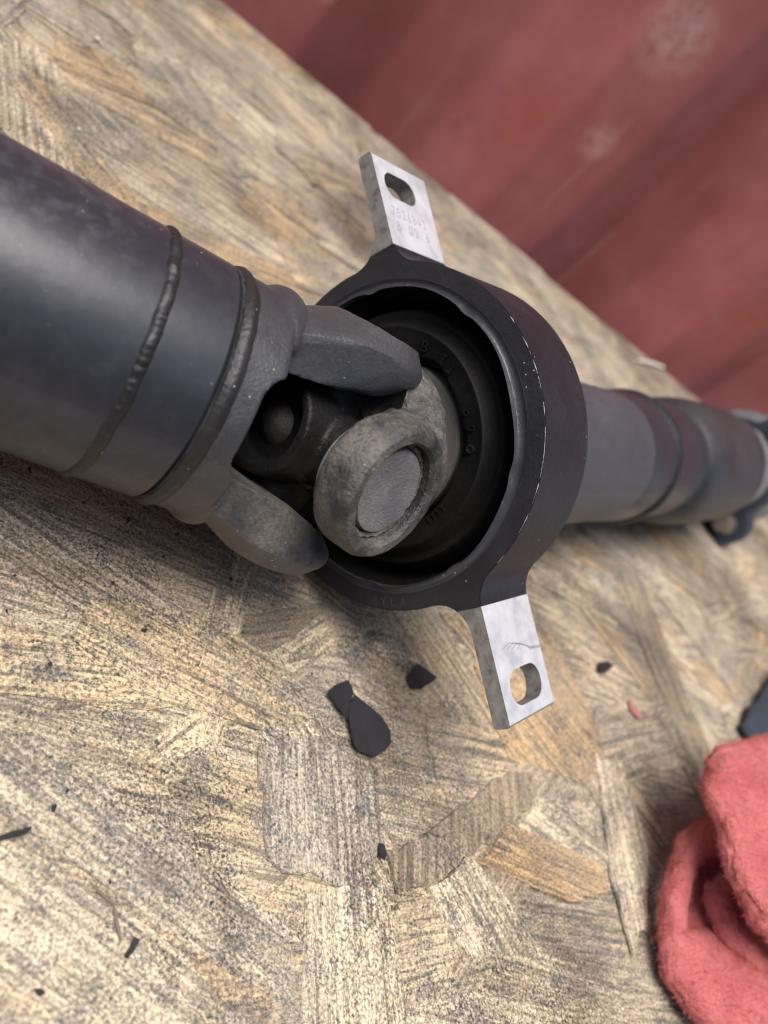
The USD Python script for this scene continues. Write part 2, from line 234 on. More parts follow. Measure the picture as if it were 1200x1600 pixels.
def wall_material():
    # rust, rubbed spots and scrapes each sit where they are on the steel (world x and z on the panel)
    spots = [((0.352, 0.6677, 0.195), 0.040, (0.55, 0.36, 0.33), 0.55), ((0.334, 0.65, 0.012), 0.009, (0.75, 0.64, 0.48), 1.0),
             ((0.30, 0.6677, 0.075), 0.035, (0.30, 0.075, 0.035), 0.8), ((0.66, 0.66, 0.07), 0.07, (0.30, 0.07, 0.04), 0.8), ((0.115, 0.66, 0.045), 0.018, (0.60, 0.36, 0.34), 0.7), ((0.20, 0.68, 0.10), 0.012, (0.58, 0.34, 0.32), 0.6), ((0.37, 0.6677, 0.10), 0.02, (0.52, 0.30, 0.28), 0.6)]
    n = {'g': ('geometry', {}), 'n1': ('noise_texture', {'scale': 9.0, 'detail': 5.0, 'roughness': 0.6}), 'r1': ('rgb_ramp', {'ramp': [(0.3, (0.245, 0.062, 0.056)), (0.5, (0.30, 0.086, 0.083)), (0.72, (0.37, 0.125, 0.123))]}),
         'mp': ('mapping', {'scale': (60.0, 60.0, 7.0)}), 'n2': ('noise_texture', {'scale': 1.0, 'detail': 4.0, 'roughness': 0.6}), 'r2': ('rgb_ramp', {'ramp': [(0.58, (0, 0, 0)), (0.8, (0.55, 0.55, 0.55))]}), 'x2': ('mix_color', {'b': (0.40, 0.19, 0.19)}),
         'n3': ('noise_texture', {'scale': 28.0, 'detail': 6.0, 'roughness': 0.7}), 'r3': ('rgb_ramp', {'ramp': [(0.60, (0, 0, 0)), (0.74, (0.8, 0.8, 0.8))]}), 'x3': ('mix_color', {'b': (0.22, 0.07, 0.04)}),
         'sn': ('noise_texture', {'scale': 90.0, 'detail': 4.0, 'roughness': 0.7}),
         'b': ('bump', {'strength': 0.15, 'distance': 0.002}), 'p': ('principled_bsdf', {'roughness': 0.5, 'specular_ior_level': 0.45})}
    l = [('g.position', 'n1.vector'), ('n1.fac', 'r1.fac'), ('g.position', 'mp.vector'), ('mp.vector', 'n2.vector'), ('n2.fac', 'r2.fac'), ('r1.color', 'x2.a'), ('r2.color', 'x2.fac'),
         ('g.position', 'n3.vector'), ('n3.fac', 'r3.fac'), ('x2.result', 'x3.a'), ('r3.color', 'x3.fac'), ('g.position', 'sn.vector'), ('n3.fac', 'b.height'), ('b.normal', 'p.normal')]
    last = 'x3.result'
    for i, (c, rad, col, amt) in enumerate(spots):
        n |= {f'd{i}': ('vector_math', {'math_type': 'distance', 'vector2': c}), f'q{i}': ('map_range', {'from_min': rad, 'from_max': rad * 0.3, 'to_min': 0.0, 'to_max': amt, 'clamp': True}),
              f'k{i}': ('map_range', {'from_min': 0.32, 'from_max': 0.58, 'clamp': True}), f'm{i}': ('math', {'math_type': 'multiply'}), f's{i}': ('mix_color', {'b': col})}
        l += [('g.position', f'd{i}.vector1'), (f'd{i}.value', f'q{i}.value'), ('sn.fac', f'k{i}.value'), (f'q{i}.result', f'm{i}.value1'), (f'k{i}.result', f'm{i}.value2'), (f'm{i}.value', f's{i}.fac'), (last, f's{i}.a')]
        last = f's{i}.result'
    l.append((last, 'p.base_color'))
    return mk('container_red', n, l)
wy, per = EDGE + GAP, 0.278
prof = []
for k in range(-9, 14):
    x0 = 0.331 + k * per                                             # proud flat, slope in, recessed flat, slope out
    prof += [(x0, wy), (x0 + 0.072, wy), (x0 + 0.140, wy + 0.036), (x0 + 0.210, wy + 0.036)]
pts = []
for i, p in enumerate(prof):                                         # rolled corners of the folds
    if 0 < i < len(prof) - 1:
        a, b, c = map(np.array, (prof[i - 1], p, prof[i + 1])); u, w = (a - b) / np.linalg.norm(a - b), (c - b) / np.linalg.norm(c - b)
        q0, q1 = b + u * 0.006, b + w * 0.006
        for s in np.linspace(0, 1, 5): pts.append((1 - s) ** 2 * q0 + 2 * s * (1 - s) * b + s * s * q1)
    else: pts.append(np.array(p))
pts = np.array(pts); inner = pts + [0, 0.002]
poly = Polygon(np.vstack([pts, inner[::-1]]))
wm = extr(poly, 2.4, -0.66)
wall = thing('container_wall', 'dark red corrugated steel side of a shipping container behind the board', 'container wall', (0.3, wy, -0.82))
obj('corrugated_panel', wm, wall_material(), wall, smooth=50)
rail = trimesh.creation.box([6.2, 0.06, 0.158]); rail.apply_translation([0.8, wy + 0.018, -0.741])
obj('bottom_rail', rail, wall_material(), wall, smooth=False)

opp = thing('yard_wall', 'dark plain wall across the yard behind the camera, seen only as the dark band in the front tube', 'wall', (0.3, -1.15, -0.82))
ow = trimesh.creation.box([7.0, 0.12, 2.0]); ow.apply_translation([0.3, -1.21, -0.82 + 1.0])
obj('wall_panel', ow, painted('dark_wall_paint', (0.07, 0.072, 0.078), 0.8, (0.10, 0.098, 0.095), 0.6, fine=60, bump=0.2, big=4, speck=False), opp, smooth=False)
oc = trimesh.creation.box([7.06, 0.20, 0.06]); oc.apply_translation([0.3, -1.21, 1.209])
obj('coping', oc, ground_mat, opp, smooth=False)

# ------------------------------------------------------------------ the board of pressed wood flakes
board = thing('flake_board', 'weathered pressed wood flake board lying under the drive shaft', 'board', (0.3, 0.2, -0.02))
BO = np.array([0.3, 0.2, -0.02])
bm = trimesh.creation.box([2.1, 0.882, 0.0185]); bm.apply_translation([0.45, EDGE - 0.001 - 0.441, -0.0182 + 0.00925 - 0.0022])
placed('board_core', trimesh.Trimesh(bm.vertices - BO, bm.faces, process=False), osb_mix, board, (0, 0, 0), 0)
placed_polys = []
def ragged(pl):
    """Torn outline: long fibres along x, so the ends splinter more than the sides."""
    if pl.geom_type != 'Polygon': pl = max(pl.geoms, key=lambda q: q.area)
    c = np.array(pl.segmentize(.006).exterior.coords)[:-1]
    c = c + np.column_stack([rng.normal(0, .0011, len(c)), rng.normal(0, .00035, len(c))])
    q = Polygon(c).buffer(0)
    return q if q.geom_type == 'Polygon' and not q.is_empty else pl
def strand(cx, cy, L, Wd, ang, material, poly=None, name='flake', top=None):
    """One flake: an irregular plate with ragged ends, its grain along its own x."""
    if poly is None:
        n = 5; e = rng.normal(0, 1, 40)
        xs = np.linspace(-L / 2, L / 2, n)
        up = [(x + e[i] * .002, Wd / 2 + e[i + 5] * .0012) for i, x in enumerate(xs)]
        dn = [(x + e[i + 10] * .002, -Wd / 2 + e[i + 15] * .0012) for i, x in enumerate(xs[::-1])]
        sk = e[20] * 0.010
        ring = up + [(L / 2 + abs(e[21]) * .004 + sk * .3, e[22] * Wd * .18)] + dn + [(-L / 2 - abs(e[23]) * .004 + sk * .3, e[24] * Wd * .18)]
        ring = [(x + sk * y / Wd, y) for x, y in ring]
        pl = ragged(Polygon(ring).buffer(0))
    else:
        pl = affinity.rotate(affinity.translate(Polygon(poly), -cx, -cy), -ang, origin=(0, 0), use_radians=True).buffer(0)
        pl = ragged(pl)
    if pl.geom_type != 'Polygon': pl = max(pl.geoms, key=lambda q: q.area)
    wpl = affinity.translate(affinity.rotate(pl, ang, origin=(0, 0), use_radians=True), cx, cy)
    far = sbox(-5, -5, 5, EDGE + float(rng.uniform(-.001, .0022)))
    if not wpl.within(far):
        wpl = wpl.intersection(far)
        if wpl.is_empty or wpl.geom_type != 'Polygon': return
        pl = affinity.rotate(affinity.translate(wpl, -cx, -cy), -ang, origin=(0, 0), use_radians=True)
    lay = 0
    for q, k in placed_polys:
        if q.intersects(wpl) and q.intersection(wpl).area > .12 * min(q.area, wpl.area): lay = max(lay, k + 1)
    lay = min(lay, 5) if top is None else top
    placed_polys.append((wpl, lay))
    z = -0.00215 + 0.00028 * lay + float(rng.uniform(0.00002, 0.00026))
    m = extr(pl, 0.0012, -0.0012)
    v = np.array(m.vertices); tilt = rng.normal(0, .0045, 2)                # flakes never lie quite flat
    v[:, 2] += np.clip(v[:, 0] * tilt[0] * 0.4 + v[:, 1] * tilt[1], -.00025, .00025)
    placed(name, trimesh.Trimesh(v, m.faces, process=False), material, board, np.array([cx, cy, z]) - BO, ang)
view = Polygon([(-0.06, 0.37), (0.02, 0.02), (0.10, -0.03), (0.40, 0.0), (0.56, 0.2), (0.80, 0.5), (0.88, EDGE), (-0.05, EDGE), (-0.10, 0.5)])
cand = []
while len(cand) < 300:
    x, y = rng.uniform(-0.12, 0.9), rng.uniform(-0.04, EDGE)
    if not view.buffer(0.02).contains(Point(x, y)): continue
    dist = math.hypot(x, y, 0.19)
    gap = 0.010 + 0.022 * min(1, max(0, (dist - 0.2) / 0.5))
    if any(math.hypot(x - a, y - b) < gap for a, b in cand): 
        if rng.random() > .03: continue
    cand.append((x, y))
    if len(cand) >= 262: break
for x, y in cand:
    dist = math.hypot(x, y, 0.19); s = 1 + 0.9 * min(1, max(0, (dist - 0.25) / 0.5))
    L, Wd = rng.uniform(.050, .105) * s, rng.uniform(.012, .030) * s
    ang = rng.normal(0.02, 0.28) if rng.random() < .66 else rng.uniform(0, math.pi)
    strand(x, y, L, Wd, ang, osb_mix)
def dir_of(p, q):
    a, b = at([p, q]); return math.atan2(b[1] - a[1], b[0] - a[0])
def strand_px(poly, grain, material, top):
    w = at(poly)[:, :2]; c = w.mean(0); strand(c[0], c[1], 0, 0, dir_of(*grain), material, poly=w, top=top)
# the flakes one can tell apart in the foreground
strand_px([(690, 960), (735, 1010), (770, 1120), (800, 1190), (900, 1215), (945, 1190), (930, 1120), (870, 1010), (830, 950)], ((700, 960), (900, 1215)), osb_tan, 6)
strand_px([(480, 1392), (602, 1385), (612, 1430), (640, 1605), (470, 1605)], ((540, 1390), (553, 1600)), osb_pale, 6)
strand_px([(405, 1160), (500, 1150), (592, 1205), (597, 1330), (560, 1392), (420, 1345)], ((500, 1160), (512, 1380)), osb_grey, 6)
strand_px([(668, 1378), (745, 1345), (790, 1400), (848, 1482), (752, 1506), (700, 1450)], ((700, 1350), (780, 1500)), osb_pale, 6)
strand_px([(748, 1345), (800, 1286), (940, 1352), (952, 1398), (895, 1408), (850, 1392)], ((760, 1320), (940, 1400)), osb_tan, 7)
strand_px([(835, 1245), (930, 1250), (958, 1352), (940, 1354), (812, 1292)], ((830, 1250), (950, 1340)), osb_pale, 6)
strand_px([(930, 1180), (972, 1195), (1012, 1330), (1010, 1440), (990, 1490), (958, 1380)], ((940, 1190), (1000, 1480)), osb_pale, 8)
strand_px([(605, 1340), (690, 1282), (808, 1200), (832, 1212), (832, 1256), (780, 1300), (692, 1370), (624, 1402)], ((700, 1200), (702, 1380)), osb_dark, 8)
strand_px([(-20, 1150), (60, 1150), (230, 1270), (440, 1440), (475, 1590), (300, 1480), (90, 1330), (-20, 1250)], ((0, 1190), (470, 1550)), osb_mix, 6)
strand_px([(-30, 1290), (100, 1360), (260, 1470), (400, 1610), (120, 1610), (-30, 1500)], ((0, 1300), (330, 1560)), osb_pale, 7)
strand_px([(150, 930), (330, 960), (470, 1060), (500, 1120), (400, 1135), (220, 1080), (120, 1000)], ((150, 950), (480, 1130)), osb_mix, 5)
strand_px([(700, 1500), (850, 1486), (960, 1500), (985, 1605), (640, 1605), (620, 1520)], ((650, 1520), (960, 1600)), osb_pale, 5)

# ------------------------------------------------------------------ the drive shaft
def unit(v): v = np.asarray(v, float); return v / np.linalg.norm(v)
A = unit([0.60126, -0.03982, 0.79806])                                # axis of the rear shaft and the bearing, away from the lens
E1 = unit(np.cross([0, 1, 0], A)); E2 = np.cross(A, E1)
C0 = np.array([0.505, -24.336, 252.94])                               # centre of the bracket's front plane
RING = Frame(C0, E1, E2, A)
J = C0 - 44 * A                                                       # centre of the universal joint
D = unit([-0.774, -0.328, -0.541])                                    # axis of the front shaft, towards the lens
B = np.array([0.72, 0.46, -0.52]); B = unit(B - A * (A @ B))          # journal held by the rear yoke
Cc = unit(np.cross(B, D)); Md = np.cross(D, Cc)
FRONT = Frame(J, Cc, Md, D)                                           # x: fork pin, y: across, z: along the front tube
Mb = np.cross(A, B)
CJ = J + 4.5 * A                                                      # the cross sits a little deeper than the cap plane
REAR = Frame(J, B, Mb, A); CROSS = Frame(CJ, B, Mb, A)                                             # x: fork pin, z: along the rear shaft
A2 = unit(A + np.array([0, 0.012, 0])); X2 = unit(np.cross([0, 1, 0], A2)); AFT = Frame(C0, X2, np.cross(A2, X2), A2)
base = W(C0); base[2] = 0.0
shaft = thing('drive_shaft', 'black car drive shaft with bent universal joint and ring bearing bracket', 'drive shaft', base)

# front tube
r = 32.5
tube_prof = [(0.01, 300), (r, 300), (r, 54.2), (r - .15, 53.2), (r - .15, 51.0), (r - .05, 50.2), (r - .1, 36.2), (r - 1.6, 34.9), (r - 4, 34.6), (0.01, 34.6)]
obj('front_tube', outward(FRONT(lathe(tube_prof, 192))), scuffed_paint, shaft)
def wobble(seed, ar, az):
    def f(th, r, z):
        q = np.concatenate([np.cos(th) * 9, np.sin(th) * 9, np.full_like(th, seed)], 1); k = (meshkit.fbm(q, 4, seed) - .5)[:, None]; k2 = (meshkit.fbm(q * 1.6 + 31, 4, seed + 9) - .5)[:, None]
        return r + ar * k, z + az * k2
    return f
bead = [(r - 1.2, 54.2), (r - .15, 53.9), (r + .3, 53.5), (r + .62, 52.9), (r + .7, 52.2), (r + .55, 51.4), (r + .1, 50.9), (r - 1.2, 50.5)]
def ripple(th, r_, z_):                                              # scales of the weld, uneven in width
    q = np.concatenate([np.cos(th) * 12, np.sin(th) * 12, np.zeros_like(th)], 1); k = (meshkit.fbm(q, 4, 3) - .5)[:, None]; kz = (meshkit.fbm(q * .5 + 7, 3, 5) - .5)[:, None]
    sc = np.abs(np.sin(th * 62 + 5 * kz + (z_ - 52.4) * .35))
    return r_ + np.clip(r_ - 31.9, 0, 1) * (-.16 * np.clip(.5 - sc, 0, 1) * 2 + 1.2 * k), z_ + 1.1 * kz + .35 * k
obj('weld_bead', outward(FRONT(lathe(bead, 420, True, ripple))), weld_paint, shaft)
bead2 = [(r - 2.5, 34.8), (r - .1, 34.5), (r + .45, 33.7), (r + .8, 32.8), (r + .6, 31.9), (r + .1, 31.1), (r - .4, 30.3), (r - 3, 30.0)]
obj('shoulder_ring', outward(FRONT(lathe(bead2, 160, True, wobble(5, .25, .4)))), weld_paint, shaft)

def yoke(ear_r, pin_in, pin_out, root, wide, cup_r, bore, crotch, rough, seed, cup_top, arcs=True, tip=0.0):
    """A forged fork with a cup-shaped root: local x is the pin, z the shaft; the ears reach past z = 0."""
    parts = [cyl(cup_r, cup_top - root, 128).translate([0, 0, root])]
    for s in (1, -1):
        if arcs: eye = union([between([s * pin_in, 0, tip], [s * (pin_in + 5), 0, tip], ear_r - 4.5, ear_r + .2), between([s * (pin_in + 5), 0, tip], [s * (pin_out - 6), 0, tip], ear_r + .8), between([s * (pin_out - 6), 0, tip], [s * pin_out, 0, tip], ear_r + .8, ear_r - 4.2)])
        else: eye = union([between([s * pin_in, 0, tip], [s * (pin_in + 3), 0, tip], ear_r - .5), between([s * (pin_in + 2), 0, tip], [s * (pin_out - 2.2), 0, tip], ear_r + .7), between([s * (pin_out - 2.2), 0, tip], [s * pin_out, 0, tip], ear_r + .7, ear_r - .7)])
        sec = cyl(cup_r - (2.6 if arcs else .15), 7, 128).translate([0, 0, root - 1]) ^ m3.Manifold.cube([60, wide * 2, 90], True).translate([s * (30 + cup_r * (.40 if arcs else .52)), 0, 0])
        mid = between([s * (pin_in - (3 if arcs else -1)), 0, tip + 9], [s * (pin_out - (6.5 if arcs else 5)), 0, tip + 9], ear_r + .6)
        parts.append(hull(eye, mid)); parts.append(hull(mid, sec))
        if arcs:                                                      # swollen shoulder where each ear leaves the cup
            aa = np.linspace(-.70, .70, 15)
            lump = [ball([s * (cup_r - 4.0) * math.cos(q), (cup_r - 4.0) * math.sin(q), root - 1.0 + 1.5 * q * q], 6.3 * (1 - .45 * (abs(q) / .70) ** 2), 24) for q in aa]
            parts += [hull(lump[i], lump[i + 1]) for i in range(14)]
        else:                                                         # knuckles beside the neck of the ear
            parts += [hull(ball([s * (cup_r - 5), q * 15, root + 8], 6.5), ball([s * (cup_r - 12), q * 10, root + 15], 9)) for q in (1, -1)]
    y = union(parts)
    if not arcs:
        for s in (1, -1):
            for q in (1, -1): y -= hull(ball([s * (pin_out - 2), q * (ear_r + 3.6), tip + 14.5], 6.5), ball([s * (pin_in - 4), q * (ear_r + 4.5), tip + 13], 6))
    y -= hull(ball([0, 0, cup_top + 1], cup_r * .5), ball([0, 0, root + 9], cup_r * .34)) if arcs else m3.Manifold()
    y = to_man(cast(y, 1.2, 8 if arcs else 3, rough, seed))
    y -= hull(*[between([x, -60, z], [x, 60, z], 8, seg=40) for x, z in ((crotch[0], crotch[1] - 8), (-crotch[0], crotch[1] - 8), (pin_in - 8.5, -45), (-pin_in + 8.5, -45))])
    if arcs: y = to_man(cast(y, 1.1, 4))
    y -= between([-pin_out - 20, 0, tip], [pin_out + 20, 0, tip], bore)
    for s in (1, -1):                                                 # machined mouth of the bore
        y -= between([s * (pin_out - 1.0), 0, tip], [s * (pin_out + 1.5), 0, tip], bore, bore + 2.2)
    return tm(y)
fork_paint = painted('dusty_fork_paint', (0.028, 0.030, 0.037), 0.36, (0.165, 0.15, 0.125), 1.5, fine=1000, bump=0.38, big=55, near=(tuple(W(J + 38 * Cc - 10 * D).tolist()), 0.018, 0.050, 0.16), ramp=(0.30, 0.60))
fy = yoke(17.0, 23.0, 37.0, 20.5, 19.5, r - .25, 13.2, (7.0, 24.6), 0.16, 11, 34.8, tip=-9.0)
obj('front_yoke', FRONT(fy), fork_paint, shaft, smooth=38)
ry = yoke(18.2, 28, 40.5, 17, 17, 29, 14.0, (14, 20), 0.30, 21, 36, arcs=False, tip=0.0)
obj('rear_yoke', REAR(ry), ear_paint, shaft, smooth=38)

# cross and its four bearing caps
body = union([hull(ball([0, 0, 0], 14), between([0, 0, -13], [0, 0, 13], 13))] +
             [between([0, 0, 0], np.array(v) * 24.0, 13.0, 9.5) for v in ((1, 0, 0), (-1, 0, 0))] +
             [between(np.array(v) * 23.0, np.array(v) * 29.0, 11.8) for v in ((1, 0, 0), (-1, 0, 0))])
# the second journal follows the front fork's pin, which is square to the first one
cpin = REAR.A @ Cc
body = union([body, between([0, 0, 0], cpin * 24, 13.0, 9.5), between([0, 0, 0], -cpin * 24, 13.0, 9.5), between(cpin * 23, cpin * 29, 11.8), between(-cpin * 23, -cpin * 29, 11.8)])
hubn = unit(np.cross([1, 0, 0], cpin)); hubn = -hubn if hubn[2] > 0 else hubn
body = union([body, between(hubn * 4, hubn * 17.0, 16.5, 15.0)]) - between(hubn * 12.2, hubn * 22, 10.5, 14.2)
cross = obj('joint_cross', CROSS(cast(body, 1.4, 6, 0.12, 31)), cross_paint, shaft, smooth=True)
boss = hull(ball(hubn * 9.6, 6.0, 40), ball(hubn * 7, 8.0, 40))
obj('hub_boss', CROSS(cast(boss, 1.0, 4, .1, 33)), painted('brown_dust_steel', (0.014, 0.013, 0.012), 0.55, (0.052, 0.045, 0.038), 1.0, fine=1100, bump=0.5, big=120, speck=False), cross, smooth=True)
def cap_profile(top): return [(0.01, top - .35), (2.2, top - .25), (3.2, top - .05), (8.6, top + .1), (10.9, top + .15), (11.6, top - .15), (11.9, top - 1.0), (12.0, top - 2.6), (13.1, top - 2.7), (13.15, top - 5), (13.15, 24), (0.01, 24)]
for s in (1, -1):
    for fr, topz, org in ((REAR, 38.2, J), (FRONT, 35.5, J - 9.0 * D)):
        fcap = Frame(org, fr.A[1] * s, fr.A[2], fr.A[0] * s)
        cp = obj('bearing_cap', outward(fcap(lathe(cap_profile(topz), 72, wob=wobble(41, .15, .1)))), cap_steel, cross)
        ringp = [(12.3, topz - 1.5), (12.8, topz - .9), (13.5, topz - .8), (13.9, topz - 1.2), (13.9, topz - 2.6), (12.2, topz - 2.6)]
        obj('snap_ring', outward(fcap(lathe(ringp, 90, True, wobble(43, 1.3, .9)))), crud, cross)

# bearing bracket: extruded ring with two mounting tabs on one plane
TD, TN = np.array([.25, .968]), np.array([.968, -.25])
def tn(s, t): return tuple(TD * s + TN * t)
disc = Point(0, 0).buffer(57, 96)
tabs = [Polygon([tn(a, 14.6), tn(a, 20.3), tn(b, 20.3), tn(b, 14.6)]) for a, b in ((40, 97.4), (-40, -92.4))]
out = unary_union([disc] + tabs).buffer(11.5, 24).buffer(-11.5, 24)
out = out.buffer(-1.3, 8).buffer(1.3, 8)                              # slightly eased outer corners
cut_lo = Polygon([tn(60.2, -60), tn(60.2, 60), tn(130, 60), tn(130, -60)]); cut_hi = Polygon([tn(-59.3, -60), tn(-59.3, 60), tn(-130, 60), tn(-130, -60)])
bore = Point(0, 0).buffer(51.4, 96)
DEPTH = 31.2
ringpoly = out.difference(cut_lo).difference(cut_hi).difference(bore)
def ring_solid():
    k = []
    for c, z0, z1 in ((0.45, 0, DEPTH), (0.0, .45, DEPTH - .45)):
        pl = ringpoly if c == 0 else out.buffer(-c).difference(cut_lo).difference(cut_hi).difference(bore)
        k.append(to_man(extr(pl.simplify(.01), z1 - z0, z0)))
    return union(k)
bracket = obj('bearing_bracket', RING(ring_solid()), ring_paint, shaft, smooth=32)
nw = tuple((M @ (TN[0] * E1 + TN[1] * E2)).tolist())
alu = aluminium('bare_aluminium', nw, 1)
tab_frame = Frame(C0, TD[0] * E1 + TD[1] * E2, A, TN[0] * E1 + TN[1] * E2)   # x along tabs, y along the shaft, z the mounting face normal (left-handed handled by Frame)
def slot(sc, zc, ls, lz):
    k = union([between([sc - dx, zc - dz, 5], [sc - dx, zc - dz, 30], min(ls, lz) / 2) for dx, dz in (((0, (lz - ls) / 2), (0, -(lz - ls) / 2)) if lz > ls else (((ls - lz) / 2, 0), (-(ls - lz) / 2, 0)))])
    return m3.Manifold.batch_hull([k])
def in_tab(man):   # a solid given in the ring frame, expressed in the tab frame
    Q = np.array([[TD[0], TD[1], 0], [0, 0, 1], [TN[0], TN[1], 0]])
    t = tm(man); v = np.asarray(t.vertices) @ Q.T; return to_man(trimesh.Trimesh(v, np.asarray(t.faces)[:, ::-1], process=False))
for clip, (sc, zc, ls, lz), lab in ((cut_lo, (87.2, 15.8, 11.2, 20.5), 'lower bare aluminium tab with one slot and scuff marks'), (cut_hi, (-82.4, 13.0, 9.4, 17.5), 'upper bare aluminium tab with one slot and faint etched digits')):
    pl = out.intersection(clip)
    tb = in_tab(to_man(extr(pl.simplify(.01), DEPTH - .3, .15))) - slot(sc, zc, ls, lz)
    obj('mounting_tab', tab_frame(tb), alu, bracket, smooth=32, label=lab)
# dot etched rows on the upper tab, scuffs on the lower one (flat marks a hair proud of the milled face)
dots = []
for row, (txt, s0, z0, step) in enumerate((('7526841', -70.6, 4.0, 3.0), ('8 02 6', -65.6, 5.2, 3.4))):
    for i, ch in enumerate(txt):
        if ch == ' ': continue
        tx = meshkit.text_mesh(ch, 3.4, 0.05); v = np.array(tx.vertices)
        dots.append(trimesh.Trimesh(np.stack([s0 - v[:, 1], z0 + i * step + v[:, 0] * .8, 20.29 + v[:, 2]], 1), tx.faces, process=False))
obj('etched_digits', tab_frame(trimesh.util.concatenate(dots)), mark_grey, bracket, smooth=False)
def scuff(path, w):
    ls = LineString(path); pl = ls.buffer(w / 2, 3); return extr(pl, .05, 20.29)
sc_ = [scuff([(74.6 + .5 * k + .25 * math.sin(3 * k), 6 + 3 * k), (73.4 + .55 * k, 11 + 2.4 * k), (74.6 + .4 * k, 18 + k), (76.8 + .25 * k, 24), (77.6 + .2 * k, 30.6)], .35 - .03 * k) for k in range(4)]
obj('scuff_mark', tab_frame(trimesh.util.concatenate(sc_)), painted('scuff_grey', (0.42, 0.42, 0.46), 0.55, (0.22, 0.22, 0.25), 1.0, fine=1500, bump=0.2, big=300, speck=False, metallic=0.3), bracket, smooth=False)

# crimped steel lip, rubber carrier and dust shield inside the ring
def lip_wave(th, r_, z_):
    a = np.degrees(th)                                                # 0 = towards E1, 90 = towards E2
    a = (a + 180) % 360 - 180
    k = 0.85 * np.exp(-((a + 8) / 34) ** 2)                            # the fold is fuller on the lit side
    notch = sum(np.exp(-((a - q) / 3.2) ** 2) for q in (-49, 16, 58, 98, 133, -95, -140, 170))
    c = 50.1
    w = np.clip((51.35 - r_) / .5, 0, 1) * np.clip((1.5 - z_) / 1.5, 0, 1)
    return r_ + w * ((r_ - c) * k - 0.75 * notch + .25 * np.sin(th * 9)), z_ + w * (.5 * k * z_ + 0.45 * notch)
lip = [(51.6, 2.0), (51.6, .4)] + arc(50.0, -0.5, 1.35, 20, 200, 9) + [(48.7, 0.8), (48.9, 2.0)]
obj('crimped_lip', outward(RING(lathe(lip, 256, True, lip_wave))), lip_steel, bracket)
obj('inner_sleeve', outward(RING(lathe([(48.8, 1.4), (47.6, 5), (46.8, 12), (46.4, 24.6), (49, 24.6), (50.5, 12), (50.5, 2.2), (49.5, 1.4)], 128, True))), rubber, bracket)
def scallop(th, r_, z_):
    k = np.clip((36 - r_) / 7, 0, 1)
    return r_ + k * (0.7 * np.sin(th * 7 + 1) + .35 * np.sin(th * 12)), z_ + .25 * np.sin(th * 5) * (r_ < 40)
rub = [(28.6, 14), (28.4, 3.2), (28.9, 2.0), (30, 1.6), (34.6, .9), (35.6, .2), (36.3, .1), (37.0, .8), (37.8, 3.4), (39.2, 5.2), (40.4, 4.7), (41.3, 4.2), (42.0, 5.0), (43.0, 9.5), (44.6, 15), (47, 21), (47, 24), (28.6, 24)]
carrier = obj('rubber_carrier', outward(RING(lathe(rub, 220, True, scallop))), rubber, shaft)
for txt, ang, rr, h in (('B', -62, 32.2, 3.4), ('I', -46, 32.4, 3.2), ('I', -38, 32.2, 3.2), ('8', -12, 31.6, 3.2), ('9', -3, 31.6, 3.2), ('I', 48, 31.4, 2.6), ('I', 52, 31.4, 2.6), ('I', 56, 31.4, 2.6), ('I', 60, 31.4, 2.6)):
    tx = meshkit.text_mesh(txt, h, 0.55); v = np.array(tx.vertices) - [h * .3, h * .5, 0]
    q = math.radians(ang); u = np.array([-math.sin(q), math.cos(q)]); w = np.array([math.cos(q), math.sin(q)])
    obj('moulded_mark', RING(trimesh.Trimesh(np.column_stack([(w * rr)[None] + v[:, :1] * u + v[:, 1:2] * w, 1.35 - v[:, 2]]), tx.faces, process=False)), rubber, carrier, smooth=False)
pin = lathe([(0.5, 1.3), (0.8, .75), (1.3, .75), (1.6, 1.5)], 24); pin.apply_translation([31.3, 5.2, 0])
hole = lathe([(0.01, 1.15), (1.1, 1.15), (1.1, 1.6)], 24); hole.apply_translation([31.3, 5.2, -.08])
obj('drain_hole', RING(pin), rubber, carrier)
obj('drain_hole_bottom', RING(hole), cross_paint, carrier)
obj('dust_shield', outward(RING(lathe([(0.01, 4.5), (24.5, 4.5), (25.4, 5.2), (25.6, 7), (25.6, 16), (0.01, 16)], 96))), shield_steel, shaft)
# stamp on the ring's face
st = []
for i, ch in enumerate('PYLA'):
    tx = meshkit.text_mesh(ch, 2.6, 0.12); v = np.array(tx.vertices) - [1.0, 1.3, 0]; q = math.radians(97 - 4.2 * i); u = np.array([math.sin(q), -math.cos(q)]); w = np.array([-math.cos(q), -math.sin(q)])
    st.append(trimesh.Trimesh(np.column_stack([(-w * 54.2)[None] + v[:, :1] * u + v[:, 1:2] * w, -0.02 - v[:, 2]]), tx.faces, process=False))
obj('stamped_letters', RING(trimesh.util.concatenate(st)), painted('worn_stamp', (0.015, 0.015, 0.015), .5, (0.06, 0.058, 0.055), 1.0, fine=500, speck=False), bracket, smooth=False)

